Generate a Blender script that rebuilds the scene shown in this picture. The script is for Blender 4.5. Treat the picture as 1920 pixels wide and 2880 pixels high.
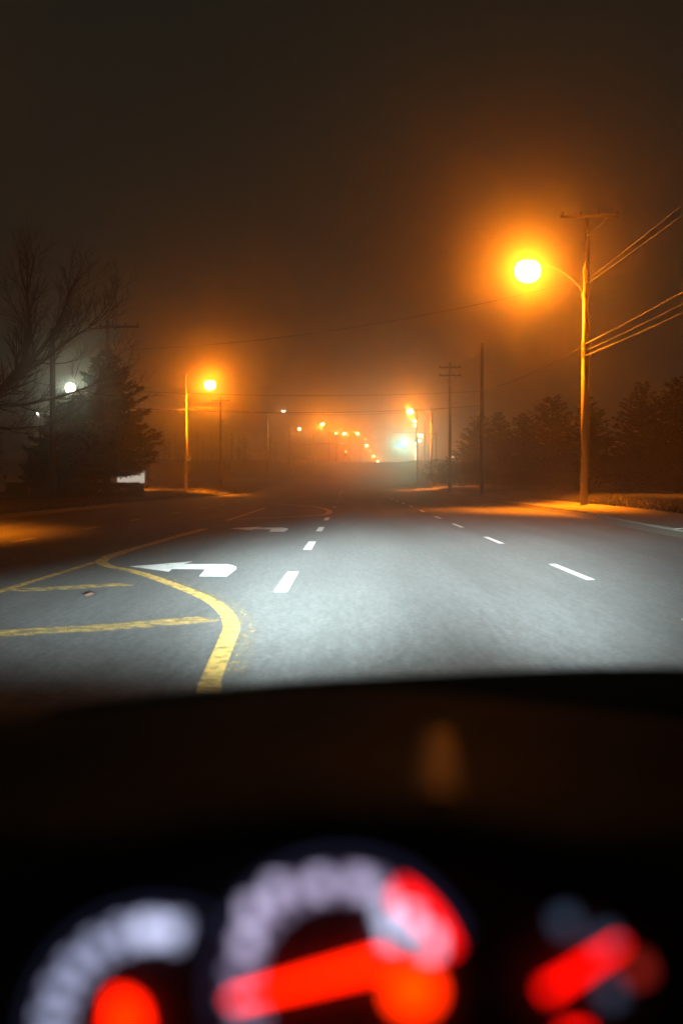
import bpy, math, random
from mathutils import Vector, Matrix
random.seed(7)
R = math.radians
for o in list(bpy.data.objects): bpy.data.objects.remove(o)
sc = bpy.context.scene
C = sc.collection

# ------------------------------------------------------------------ camera
cam_d = bpy.data.cameras.new('camera')
cam = bpy.data.objects.new('camera', cam_d); C.objects.link(cam)
cam.location = (0, 0, 1.2)
cam.rotation_euler = (R(90 - 1.391), 0, R(0.409))
cam_d.sensor_fit = 'VERTICAL'; cam_d.sensor_height = 36; cam_d.sensor_width = 24
cam_d.lens = 43.75
cam_d.clip_start = 0.05; cam_d.clip_end = 4000
cam_d.dof.use_dof = True; cam_d.dof.focus_distance = 24; cam_d.dof.aperture_fstop = 1.7
sc.camera = cam
sc.render.resolution_x, sc.render.resolution_y = 682, 1024

# ------------------------------------------------------------------ night sky
w = bpy.data.worlds.new('World'); sc.world = w; w.use_nodes = True
bg = w.node_tree.nodes['Background']
bg.inputs[0].default_value = (0.90, 0.97, 0.66, 1)
bg.inputs[1].default_value = 0.0105

sc.view_settings.view_transform = 'Standard'; sc.view_settings.look = 'None'
sc.view_settings.exposure = 0; sc.view_settings.gamma = 1
sc.view_settings.use_curve_mapping = False
cy = sc.cycles
cy.use_denoising = True; cy.use_adaptive_sampling = False
cy.max_bounces = 6; cy.diffuse_bounces = 2; cy.glossy_bounces = 2
cy.transparent_max_bounces = 12; cy.volume_bounces = 1
cy.sample_clamp_indirect = 0; cy.sample_clamp_direct = 0
cy.caustics_reflective = False; cy.caustics_refractive = False

SODIUM = (1.0, 0.212, 0.002)
HAZE_DENSITY = 0.0004
HAZE_G = 0.90
AUREOLE_DENSITY = 0.0036
AUREOLE_G = 0.965

# ------------------------------------------------------------------ helpers
class MB:
    def __init__(s): s.v = []; s.f = []
    def box(s, c, d, M=None):
        x, y, z = [k / 2 for k in d]; n = len(s.v)
        for a in (-x, x):
            for b in (-y, y):
                for e in (-z, z):
                    p = Vector((a, b, e))
                    if M is not None: p = M @ p
                    s.v.append((p.x + c[0], p.y + c[1], p.z + c[2]))
        for q in ((0, 1, 3, 2), (4, 6, 7, 5), (0, 4, 5, 1), (2, 3, 7, 6), (0, 2, 6, 4), (1, 5, 7, 3)):
            s.f.append(tuple(n + k for k in q))
        return s
    def tube(s, pts, rad, n=8, cap=True):
        pts = [Vector(p) for p in pts]
        if not hasattr(rad, '__len__'): rad = [rad] * len(pts)
        base = len(s.v); ref = None
        for i, p in enumerate(pts):
            t = (pts[min(i + 1, len(pts) - 1)] - pts[max(i - 1, 0)])
            t = t.normalized() if t.length > 1e-9 else Vector((0, 0, 1))
            if ref is None:
                ref = Vector((1, 0, 0)) if abs(t.x) < .9 else Vector((0, 1, 0))
            a = (ref - t * ref.dot(t)).normalized(); ref = a
            b = t.cross(a)
            for k in range(n):
                an = 2 * math.pi * k / n
                q = p + (a * math.cos(an) + b * math.sin(an)) * rad[i]
                s.v.append(tuple(q))
        for i in range(len(pts) - 1):
            for k in range(n):
                k2 = (k + 1) % n
                s.f.append((base + i * n + k, base + i * n + k2, base + (i + 1) * n + k2, base + (i + 1) * n + k))
        if cap:
            s.f.append(tuple(base + k for k in reversed(range(n))))
            s.f.append(tuple(base + (len(pts) - 1) * n + k for k in range(n)))
        return s
    def ellipsoid(s, c, r, nu=12, nv=8, zmin=-1, zmax=1):
        base = len(s.v)
        for j in range(nv + 1):
            z = zmin + (zmax - zmin) * j / nv
            ph = math.asin(max(-1, min(1, z)))
            for i in range(nu):
                a = 2 * math.pi * i / nu
                s.v.append((c[0] + r[0] * math.cos(ph) * math.cos(a), c[1] + r[1] * math.cos(ph) * math.sin(a), c[2] + r[2] * z))
        for j in range(nv):
            for i in range(nu):
                i2 = (i + 1) % nu
                s.f.append((base + j * nu + i, base + j * nu + i2, base + (j + 1) * nu + i2, base + (j + 1) * nu + i))
        s.f.append(tuple(base + i for i in reversed(range(nu))))
        s.f.append(tuple(base + nv * nu + i for i in range(nu)))
        return s
    def prism(s, poly, y0, y1, axes='xz'):
        """outline in two axes, extruded along the third from y0 to y1"""
        n = len(poly); b = len(s.v)
        for e in (y0, y1):
            for p in poly:
                s.v.append((p[0], e, p[1]) if axes == 'xz' else ((p[0], p[1], e) if axes == 'xy' else (e, p[0], p[1])))
        s.f.append(tuple(range(b, b + n))); s.f.append(tuple(reversed(range(b + n, b + 2 * n))))
        for i in range(n):
            j = (i + 1) % n
            s.f.append((b + i, b + n + i, b + n + j, b + j))
        return s
    def grid(s, rows):
        n = len(rows[0]); b = len(s.v)
        for r in rows: s.v.extend(tuple(p) for p in r)
        for j in range(len(rows) - 1):
            for i in range(n - 1):
                s.f.append((b + j * n + i, b + j * n + i + 1, b + (j + 1) * n + i + 1, b + (j + 1) * n + i))
        return s
    def mesh(s, name, m, smooth=False):
        me = bpy.data.meshes.new(name); me.from_pydata(s.v, [], s.f)
        if m: me.materials.append(m)
        if smooth:
            for p in me.polygons: p.use_smooth = True
        me.update()
        return me
    def build(s, name, m, parent=None, smooth=False, bevel=0, loc=None):
        o = bpy.data.objects.new(name, s.mesh(name, m, smooth)); C.objects.link(o)
        if parent: o.parent = parent
        if loc: o.location = loc
        if bevel:
            b = o.modifiers.new('bevel', 'BEVEL'); b.width = bevel; b.segments = 2
        return o

def tag(o, label=None, cat=None, group=None, kind=None):
    if label: o['label'] = label
    if cat: o['category'] = cat
    if group: o['group'] = group
    if kind: o['kind'] = kind
    return o
def empty(name, loc, label, cat, group=None, rz=0):
    o = bpy.data.objects.new(name, None); C.objects.link(o)
    o.empty_display_size = .2; o.location = loc; o.rotation_euler = (0, 0, rz)
    return tag(o, label, cat, group)
def copy_thing(src, loc, label, rz=0, sc_=1):
    r = src.copy(); C.objects.link(r); r.location = loc; r.rotation_euler = (0, 0, rz); r.scale = (sc_,) * 3 if not hasattr(sc_, '__len__') else sc_
    r['label'] = label
    for ch in src.children:
        c = ch.copy(); C.objects.link(c); c.parent = r
        for g_ in ch.children:
            d = g_.copy(); C.objects.link(d); d.parent = c
    return r

def mat(name, col, rough=.7, var=.25, scale=8, metal=0, bump=0, bscale=60, spec=.5, coat=0, col2=None):
    m = bpy.data.materials.new(name); m.use_nodes = True
    nt = m.node_tree; b = nt.nodes['Principled BSDF']
    b.inputs['Roughness'].default_value = rough; b.inputs['Metallic'].default_value = metal
    b.inputs['Specular IOR Level'].default_value = spec
    b.inputs['Coat Weight'].default_value = coat; b.inputs['Coat Roughness'].default_value = .08
    tc = nt.nodes.new('ShaderNodeTexCoord')
    n = nt.nodes.new('ShaderNodeTexNoise'); n.inputs['Scale'].default_value = scale; n.inputs['Detail'].default_value = 5
    nt.links.new(tc.outputs['Object'], n.inputs['Vector'])
    mx = nt.nodes.new('ShaderNodeMix'); mx.data_type = 'RGBA'
    mx.inputs['A'].default_value = (*[c * (1 - var) for c in col], 1)
    mx.inputs['B'].default_value = (*[min(1, c * (1 + var)) for c in (col2 or col)], 1)
    nt.links.new(n.outputs['Fac'], mx.inputs['Factor']); nt.links.new(mx.outputs['Result'], b.inputs['Base Color'])
    if bump:
        n2 = nt.nodes.new('ShaderNodeTexNoise'); n2.inputs['Scale'].default_value = bscale; n2.inputs['Detail'].default_value = 3
        nt.links.new(tc.outputs['Object'], n2.inputs['Vector'])
        bp = nt.nodes.new('ShaderNodeBump'); bp.inputs['Strength'].default_value = bump; bp.inputs['Distance'].default_value = .02
        nt.links.new(n2.outputs['Fac'], bp.inputs['Height']); nt.links.new(bp.outputs['Normal'], b.inputs['Normal'])
    return m
def glow(name, col, s):
    m = bpy.data.materials.new(name); m.use_nodes = True
    nt = m.node_tree; nt.nodes.remove(nt.nodes['Principled BSDF'])
    e = nt.nodes.new('ShaderNodeEmission'); e.inputs[0].default_value = (*col, 1); e.inputs[1].default_value = s
    nt.links.new(e.outputs[0], nt.nodes['Material Output'].inputs['Surface'])
    m.cycles.emission_sampling = 'NONE'
    return m
def paint(name, col, wear, scale=9, stretch=(1, 1, 1)):
    """road paint: worn through to the asphalt where the noise is high"""
    m = mat(name, col, rough=.6, var=.28, scale=5, bump=.25, bscale=220)
    nt = m.node_tree; b = nt.nodes['Principled BSDF']; out = nt.nodes['Material Output']
    tc = nt.nodes['Texture Coordinate']
    mp = nt.nodes.new('ShaderNodeMapping'); mp.inputs['Scale'].default_value = stretch
    nt.links.new(tc.outputs['Object'], mp.inputs['Vector'])
    n = nt.nodes.new('ShaderNodeTexNoise'); n.inputs['Scale'].default_value = scale; n.inputs['Detail'].default_value = 9; n.inputs['Roughness'].default_value = .72
    nt.links.new(mp.outputs[0], n.inputs['Vector'])
    rp = nt.nodes.new('ShaderNodeMapRange'); rp.inputs['From Min'].default_value = wear - .06; rp.inputs['From Max'].default_value = wear + .06
    nt.links.new(n.outputs['Fac'], rp.inputs['Value'])
    tr = nt.nodes.new('ShaderNodeBsdfTransparent'); mx = nt.nodes.new('ShaderNodeMixShader')
    nt.links.new(rp.outputs[0], mx.inputs['Fac']); nt.links.new(b.outputs[0], mx.inputs[1]); nt.links.new(tr.outputs[0], mx.inputs[2])
    nt.links.new(mx.outputs[0], out.inputs['Surface'])
    return m

def lerp_table(t, y):
    if y <= t[0][0]: return t[0][1]
    for (a, va), (b, vb) in zip(t, t[1:]):
        if y <= b:
            k = (y - a) / (b - a); k = k * k * (3 - 2 * k)
            return va + (vb - va) * k
    return t[-1][1]
ZT = [(-100, 0), (95, 0), (160, .15), (215, .9), (260, 2.6), (350, 6.7), (400, 6.8), (470, 5), (565, 3), (700, 0), (1500, -3)]
XT = [(-100, 0), (200, 0), (250, 1), (300, 3), (350, 5.5), (400, 9.5), (470, 16), (565, 21), (620, 24), (800, 30), (1500, 30)]
KR = [(-100, 7.2), (26, 7.25), (46, 8.2), (75, 8.4), (1500, 8.4)]
KL = -11.1
zr = lambda y: lerp_table(ZT, y)
xc = lambda y: lerp_table(XT, y)
kr = lambda y: lerp_table(KR, y)
def smooth(a, b, v):
    t = max(0, min(1, (v - a) / (b - a))); return t * t * (3 - 2 * t)
def gz(x, y):
    """ground height"""
    u = x - xc(y); z = zr(y)
    if u > kr(y): return z + .13 + .36 * smooth(kr(y) + 1.2, kr(y) + 3.2, u) + .5 * smooth(14, 40, u)
    if u < KL: return z + .13 + .3 * smooth(-KL + .8, -KL + 2.6, -u) + .4 * smooth(16, 45, -u)
    return z - .06

M = {}
M['ground'] = mat('grass_earth', (.055, .05, .03), .95, .45, 1.3, bump=.6, bscale=14)
M['grass'] = mat('dry_grass', (.045, .043, .022), .9, .4, 3)
M['concrete'] = mat('kerb_concrete', (.13, .118, .095), .85, .22, 5, bump=.4, bscale=40)
M['walk'] = mat('path_asphalt', (.16, .15, .135), .9, .3, 2.5, bump=.4, bscale=60)
M['wood'] = mat('weathered_wood', (.035, .028, .021), .85, .3, 4, bump=.5, bscale=30)
M['galv'] = mat('galvanised_steel', (.40, .39, .37), .5, .15, 6, metal=.55)
M['post'] = mat('pale_concrete_post', (.13, .122, .108), .7, .2, 5, bump=.2)
M['dark_metal'] = mat('dark_metal', (.03, .03, .032), .5, .2, 6, metal=.4)
M['wire'] = mat('wire_sheath', (.05, .05, .05), .45, .1, 4)
M['ceramic'] = mat('brown_ceramic', (.10, .05, .03), .25, .2, 5)
M['bark'] = mat('bark', (.055, .042, .032), .9, .3, 6, bump=.5, bscale=20)
M['needles'] = mat('conifer_needles', (.022, .028, .016), .85, .4, 2)
M['leaves'] = mat('hedge_leaves', (.028, .032, .017), .85, .4, 2)
M['white'] = mat('white_paint', (.75, .74, .70), .5, .06, 5)
M['carpaint'] = mat('dark_car_paint', (.02, .022, .025), .3, .1, 5, coat=.8)
M['rubber'] = mat('rubber', (.02, .02, .02), .8, .2, 6)
M['rim'] = mat('alloy', (.06, .06, .062), .5, .1, 5, metal=.4)
M['glass'] = mat('tinted_glass', (.015, .017, .02), .6, .05, 5, spec=.15)
M['redlens'] = mat('red_lens', (.12, .01, .008), .2, .1, 5)
M['lens_bloom_sodium'] = glow('sodium_glass_and_bloom', (1.0, .74, .52), 5)
M['lens_white'] = glow('white_lamp_glass', (1.0, .72, .5), 10)
M['lens_bloom_far'] = glow('far_sodium_glass_and_bloom', (1.0, .55, .18), 110)
M['lens_bloom_far_white'] = glow('far_white_glass_and_bloom', (1, .60, .24), 100)
M['lens_mercury'] = glow('mercury_lamp_glass', (.95, 1.0, .88), 12)
M['lens_green'] = glow('green_signal_glass', (.16, 1.0, .82), 10)
M['lens_red'] = glow('red_signal_glass', (1.0, .30, .08), 12)
M['lens_off'] = mat('unlit_signal_glass', (.03, .02, .01), .3, .1, 5)
M['yellow'] = paint('yellow_road_paint', (.62, .39, .10), .555, 8)
M['yellow_worn'] = paint('worn_yellow_road_paint', (.60, .39, .11), .49, 6, (1, 3, 1))
M['yellow_ghost'] = paint('scuffed_yellow_road_paint', (.48, .33, .11), .41, 11, (1.6, .8, 1))
M['white_road'] = paint('white_road_paint', (.80, .80, .78), .62, 7)
M['white_old'] = paint('worn_white_road_paint', (.55, .52, .48), .56, 6)

def asphalt():
    m = mat('asphalt', (.055, .056, .057), .78, .18, .35)
    nt = m.node_tree; b = nt.nodes['Principled BSDF']; tc = nt.nodes['Texture Coordinate']
    base = [n for n in nt.nodes if n.bl_idname == 'ShaderNodeMix'][0]
    # aggregate: pale and dark stones, and long stains along the direction of travel
    vo = nt.nodes.new('ShaderNodeTexVoronoi'); vo.inputs['Scale'].default_value = 46
    nt.links.new(tc.outputs['Object'], vo.inputs['Vector'])
    n1 = nt.nodes.new('ShaderNodeTexNoise'); n1.inputs['Scale'].default_value = 17; n1.inputs['Detail'].default_value = 6; n1.inputs['Roughness'].default_value = .75
    nt.links.new(tc.outputs['Object'], n1.inputs['Vector'])
    r1 = nt.nodes.new('ShaderNodeMapRange'); r1.inputs['From Min'].default_value = .3; r1.inputs['From Max'].default_value = .72
    r1.inputs['To Min'].default_value = .35; r1.inputs['To Max'].default_value = 2.1
    nt.links.new(n1.outputs['Fac'], r1.inputs['Value'])
    mp = nt.nodes.new('ShaderNodeMapping'); mp.inputs['Scale'].default_value = (.9, .05, 1)
    nt.links.new(tc.outputs['Object'], mp.inputs['Vector'])
    n2 = nt.nodes.new('ShaderNodeTexNoise'); n2.inputs['Scale'].default_value = 1.0; n2.inputs['Detail'].default_value = 4
    nt.links.new(mp.outputs[0], n2.inputs['Vector'])
    r2 = nt.nodes.new('ShaderNodeMapRange'); r2.inputs['From Min'].default_value = .3; r2.inputs['From Max'].default_value = .7
    r2.inputs['To Min'].default_value = .6; r2.inputs['To Max'].default_value = 1.4
    nt.links.new(n2.outputs['Fac'], r2.inputs['Value'])
    r3 = nt.nodes.new('ShaderNodeMapRange'); r3.inputs['From Min'].default_value = 0; r3.inputs['From Max'].default_value = .9
    r3.inputs['To Min'].default_value = 1.2; r3.inputs['To Max'].default_value = .8
    nt.links.new(vo.outputs['Distance'], r3.inputs['Value'])
    k = nt.nodes.new('ShaderNodeMath'); k.operation = 'MULTIPLY'
    nt.links.new(r1.outputs[0], k.inputs[0]); nt.links.new(r2.outputs[0], k.inputs[1])
    k2 = nt.nodes.new('ShaderNodeMath'); k2.operation = 'MULTIPLY'
    nt.links.new(k.outputs[0], k2.inputs[0]); nt.links.new(r3.outputs[0], k2.inputs[1])
    sc_ = nt.nodes.new('ShaderNodeVectorMath'); sc_.operation = 'SCALE'
    nt.links.new(base.outputs['Result'], sc_.inputs[0]); nt.links.new(k2.outputs[0], sc_.inputs['Scale'])
    nt.links.new(sc_.outputs[0], b.inputs['Base Color'])
    mp3 = nt.nodes.new('ShaderNodeMapping'); mp3.inputs['Scale'].default_value = (13, 1.5, 1); mp3.inputs['Rotation'].default_value = (0, 0, .12)
    nt.links.new(tc.outputs['Object'], mp3.inputs['Vector'])
    n5 = nt.nodes.new('ShaderNodeTexNoise'); n5.inputs['Scale'].default_value = 1.0; n5.inputs['Detail'].default_value = 7; n5.inputs['Roughness'].default_value = .8
    nt.links.new(mp3.outputs[0], n5.inputs['Vector'])
    r5 = nt.nodes.new('ShaderNodeMapRange'); r5.inputs['From Min'].default_value = .3; r5.inputs['From Max'].default_value = .7
    r5.inputs['To Min'].default_value = .55; r5.inputs['To Max'].default_value = 1.45
    nt.links.new(n5.outputs['Fac'], r5.inputs['Value'])
    k3 = nt.nodes.new('ShaderNodeMath'); k3.operation = 'MULTIPLY'
    nt.links.new(k2.outputs[0], k3.inputs[0]); nt.links.new(r5.outputs[0], k3.inputs[1]); nt.links.new(k3.outputs[0], sc_.inputs['Scale'])
    bp = nt.nodes.new('ShaderNodeBump'); bp.inputs['Strength'].default_value = .55; bp.inputs['Distance'].default_value = .012
    nt.links.new(n1.outputs['Fac'], bp.inputs['Height']); nt.links.new(bp.outputs['Normal'], b.inputs['Normal'])
    return m
M['asphalt'] = asphalt()
M['crack'] = mat('bitumen_seam', (.012, .012, .012), .6, .2, 6)

# ------------------------------------------------------------------ setting
def frange(a, b, s):
    out = []
    while a < b: out.append(a); a += s
    return out
YS = frange(-40, 120, 4) + frange(120, 480, 10) + frange(480, 1400, 40) + [1400]
US = [-420, -250, -140, -80, -50, -36, -26, -20, -17, -15, -14, -13.2, -12.4, -11.8, -11.4, -11.25, -11.0, -8, -3, 3, 6.5]
US_R = [.08, .3, .9, 1.4, 2, 2.6, 3.2, 4, 5.5, 8, 12, 20, 36, 60, 110, 220, 420]
mb = MB(); mb.grid([[(xc(y) + u, y, gz(xc(y) + u, y)) for u in US + [kr(y) - .3] + [kr(y) + e for e in US_R]] for y in YS])
tag(mb.build('ground', M['ground'], smooth=True), kind='structure')
RY = frange(-40, 120, 4) + frange(120, 480, 8) + frange(480, 1000, 20)
mb = MB(); mb.grid([[(xc(y) + KL + (kr(y) - KL) * t / 8, y, zr(y)) for t in range(9)] for y in RY])
road = tag(mb.build('road', M['asphalt'], smooth=True), kind='structure')
# footway behind the right kerb
mb = MB(); mb.grid([[(kr(y) + xc(y) + .19 + 1.75 * t / 4, y, gz(kr(y) + xc(y) + .19 + 1.75 * t / 4, y) + .02 + .004 * (t % 2)) for t in range(5)] for y in frange(-40, 260, 4)])
path = tag(mb.build('footway', M['walk'], smooth=True), kind='structure')

def kerb(name, side, y0, y1, near):
    root = bpy.data.objects.new(name, None); C.objects.link(root); tag(root, kind='structure')
    y = y0; rest = MB()
    while y < y1:
        L = 3.0 if y < 120 else 12.0
        a, b_ = y + .012, y + L - .012
        def sect(q, j):
            e = (kr(q) if side > 0 else KL) + xc(q)
            s_ = side; z = zr(q)
            return [(e + s_ * .0, q, z - .05), (e + s_ * .025, q, z + .145 + j), (e + s_ * .18, q, z + .155 + j), (e + s_ * .19, q, z - .05)]
        j = random.uniform(-.008, .008)
        m_ = rest if not (near[0] <= y <= near[1]) else MB()
        n0 = len(m_.v)
        m_.v += sect(a, j) + sect(b_, j)
        for q in ((0, 1, 5, 4), (1, 2, 6, 5), (2, 3, 7, 6), (0, 3, 2, 1), (4, 5, 6, 7)):
            m_.f.append(tuple(n0 + k for k in q))
        if m_ is not rest: m_.build('kerb_stone', M['concrete'], root)
        y += L
    tag(rest.build('kerb_run', M['concrete'], root), kind='stuff')
kerb('right_kerb', 1, -38, 900, (14, 95))
kerb('left_kerb', -1, -38, 900, (30, 120))

def ribbon(name, pts, w, m, lift=.005, parent=road, sub=6):
    """a painted stripe of one width along a smoothed line"""
    P = [Vector((*p, 0)) for p in pts]; Q = []
    for i in range(len(P) - 1):
        p0, p1, p2, p3 = P[max(i - 1, 0)], P[i], P[i + 1], P[min(i + 2, len(P) - 1)]
        for k in range(sub):
            t = k / sub
            Q.append(.5 * ((2 * p1) + (p2 - p0) * t + (2 * p0 - 5 * p1 + 4 * p2 - p3) * t * t + (3 * p1 - p0 - 3 * p2 + p3) * t ** 3))
    Q.append(P[-1]); rows = []
    for i, q in enumerate(Q):
        t = (Q[min(i + 1, len(Q) - 1)] - Q[max(i - 1, 0)]).normalized(); n = Vector((-t.y, t.x, 0))
        ww = w[0] + (w[1] - w[0]) * i / (len(Q) - 1) if hasattr(w, '__len__') else w
        rows.append([(*(q + n * ww * s_).xy, zr(q.y) + lift) for s_ in (-.5, -.17, .17, .5)])
    return MB().grid(rows).build(name, m, parent)
def flat(name, poly, m, lift=.005):
    b = MB(); b.v = [(x, y, zr(y) + lift) for x, y in poly]; b.f = [tuple(range(len(poly)))]
    return b.build(name, m, road)

# yellow bull-nose of the turning bay
NOSE = [(-.81, 7.0), (-.85, 7.68), (-.93, 9.4), (-.99, 10.34), (-1.18, 11.54), (-1.53, 12.9), (-2.32, 15.13), (-2.93, 16.63), (-3.44, 17.6), (-3.74, 18.7), (-3.86, 19.9), (-3.86, 21.2), (-3.79, 25.9), (-3.68, 31.6)]
ribbon('nose_line', NOSE, (.12, .21), M['yellow'], .009)
ribbon('old_nose_line', [(x + .10, y - .05) for x, y in NOSE[1:8]], .24, M['yellow_ghost'], .005)
ribbon('old_nose_line', [(-3.1, 16.2), (-3.7, 17.3), (-3.98, 18.4), (-4.0, 19.4)], .34, M['yellow_ghost'], .006)
ribbon('nose_patch', [(-.80, 6.98), (-.83, 7.35)], .14, M['yellow'], .013)
ribbon('centre_line', [(-3.86, 4), (-3.82, 13.5), (-3.80, 20), (-3.86, 26), (-3.74, 31.7)], .11, M['yellow'], .005)
ribbon('hatch_line', [(-4.2, 8.7), (-2.88, 9.68), (-2.01, 10.2), (-1.22, 10.85)], .42, M['yellow_worn'], .005)
ribbon('hatch_line', [(-3.72, 13.65), (-3.23, 14.0), (-2.6, 14.5)], .42, M['yellow_worn'], .005)
# second bull-nose
ribbon('nose_line', [(-3.6, 39.7), (-1.67, 43.3), (-.98, 45.2), (-.82, 48.8), (-1.0, 53.4), (-1.7, 59.2), (-3.05, 64.6), (-4.0, 67.5)], .2, M['yellow'])
ribbon('centre_line', [(-3.80, 38.3), (-3.9, 57)], .14, M['yellow'])
ribbon('hatch_line', [(-4.1, 68.8), (-2.07, 76.3)], .3, M['yellow_worn'])
ribbon('centre_line', [(-1.0, 110), (-.95, 170)], .14, M['yellow'])
for a in (-4.05,): ribbon('centre_line', [(a, 70), (a, 160)], .12, M['yellow_worn'])
# lane dashes
for a in (13.5, 21.9, 30.0, 38.6, 58.3, 72, 84):
    ribbon('lane_dash', [(-.76, a), (-.76, a + (3.0 if a < 40 else 2.4))], .15 if a < 40 else .19, M['white_road'] if a < 45 else M['yellow'])
for a in (7.88, 15.16, 24.1, 32.6, 40.4, 49.4, 58.6, 67.6, 76.6, 85.6, 94.6):
    ribbon('lane_dash', [(2.93, a), (2.93, a + 2.95)], .11, M['white_road'])
for a in (6.5, 15.5, 24.7, 31.5, 38.1, 47, 56, 65, 74):
    ribbon('lane_dash', [(-6.72, a), (-6.72, a + 1.7)], .10, M['white_old'])
flat('turn_arrow', [(-3.12, 17.55), (-2.41, 16.5), (-2.44, 17.02), (-1.98, 16.97), (-1.91, 15.7), (-1.56, 15.7), (-1.56, 17.0), (-1.60, 17.45), (-1.68, 17.8), (-1.80, 18.05), (-2.42, 18.07), (-2.36, 18.65)], M['white_road'])
flat('turn_arrow', [(-3.12, 31.9), (-2.41, 30.7), (-2.44, 31.3), (-1.98, 31.25), (-1.95, 29.8), (-1.58, 29.8), (-1.56, 31.4), (-1.62, 32.0), (-1.76, 32.5), (-2.42, 32.5), (-2.36, 33.2)], M['white_road'])
ribbon('pavement_seam', [(4.2, 29.9), (4.93, 30.02), (6.17, 30.35), (7.4, 31.6)], .05, M['crack'])

tl = MB().grid([[(-2.76 + .11 * i / 3 + .02 * j, 12.85 + .09 * j, .008 + .02 * abs(i - 1.5) / 1.5 + .006 * j) for i in range(4)] for j in range(3)]).build('fallen_leaf', mat('dead_leaf', (.07, .03, .018), .8))
tag(tl, 'dry reddish leaf lying on the asphalt inside the yellow hatching', 'leaf')
# ------------------------------------------------------------------ lamps
def add_light(name, parent, loc, typ, power, col, radius=.15, rot=None, size=None, blend=.6):
    d = bpy.data.lights.new(name, typ); d.energy = power; d.color = col; d.shadow_soft_size = radius
    if typ == 'SPOT': d.spot_size = size; d.spot_blend = blend
    o = bpy.data.objects.new(name, d); C.objects.link(o); o.parent = parent; o.location = loc
    if rot: o.rotation_euler = rot
    return o
def street_lamp(loc, h, reach, lamp_z, label, side, power=2200, down=60000, lens='lens_bloom_sodium', col=SODIUM, group='street lamps along the road', lens_bloom_r=(.34, .19, .16), detail=True, rise=1.35):
    """side = +1: the arm reaches towards +X; loc at the foot"""
    t = empty('street_lamp', loc, label, 'street lamp', group)
    b = MB(); b.tube([(0, 0, -.3), (0, 0, h * .5), (.02, 0, h - .45), (.02, 0, h - .44), (.02, 0, h)], [.16, .135, .105, .13, .025], 12)
    b.build('pole', M['post'], t, True)
    ar = MB(); z0 = lamp_z - rise
    pts = [(0, 0, z0)]
    for k in range(1, 9):
        q = k / 8; pts.append((side * reach * (q ** 1.1) * .86, 0, z0 + rise * (1 - (1 - q) ** 2.0) + .06))
    ar.tube(pts, .035, 8); ar.build('arm', M['galv'], t, True)
    if detail:
        br = MB(); br.tube([(0, 0, z0 - .12), (0, 0, z0 + .12)], .14, 12); br.build('bracket', M['dark_metal'], t)
    lx = side * reach
    hd = MB(); hd.ellipsoid((lx - side * .1, 0, lamp_z + .10), (.42, .17, .10), 14, 6, -.2, 1); head = hd.build('luminaire', M['galv'], t, True)
    ln = MB(); ln.ellipsoid((lx, 0, lamp_z + .10 - .7 * lens_bloom_r[2] + .02), lens_bloom_r, 16, 10, -1, .8); le = ln.build('lens', M[lens], head, True)  # lamp glass; where enlarged, its shape stands in for the bloom core
    le.visible_shadow = True
    z = lamp_z + .12 - .7 * lens_bloom_r[2]
    add_light('lamp_light', t, (lx, 0, z), 'POINT', power, col, lens_bloom_r[0] * 1.08)
    if down: add_light('lamp_downlight', t, (lx, 0, z - lens_bloom_r[0] - .15), 'SPOT', down, col, .1, (0, R(32 * side), 0), R(126), .9)
    return t
G = 'street lamps along the road'
L1 = street_lamp((9.92, 53, .42), 10.1, 2.42, 9.95, 'nearest street lamp, tall pale post by the right footway with an orange lamp', -1, 17000, 60000, lens_bloom_r=(.56, .47, .52), rise=1.3)  # outsized glass here and on L2, L3: white bloom modelled as lens
b = MB(); b.tube([(0, 0, 6.5), (0, 0, 6.72)], .15, 12); b.build('pole_band', M['dark_metal'], L1)
b = MB(); b.tube([(0, 0, 6.05), (0, 0, 6.38)], .145, 12); b.build('pole_band', M['dark_metal'], L1)
L0 = street_lamp((-13.6, 27, gz(-13.6, 27)), 10, 2.4, 9.7, 'street lamp beyond the left edge whose orange light pools on the left lanes', 1, 500, 95000)
L2 = street_lamp((9.96, 154, gz(9.96, 154)), 10.2, 2.6, 9.75, 'second street lamp on the right, orange, beyond the bare utility poles', -1, 12000, 60000, lens_bloom_r=(.42, .36, .40))
L3 = street_lamp((-14.53, 110, gz(-14.53, 110)), 10.4, 2.15, 9.5, 'orange street lamp on the left verge with a small sign on its post', 1, 14000, 90000, lens_bloom_r=(.52, .42, .48))
L4 = street_lamp((-14.5, 218, gz(-14.5, 218)), 11.6, 2.8, 12.2, 'whitish street lamp throwing a narrow cone of light on the left verge', 1, 260, 24000, 'lens_white', (1, .50, .20))
for o in L4.children:
    if o.type == 'LIGHT' and o.data.type == 'SPOT': o.data.spot_size = R(62)
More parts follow.
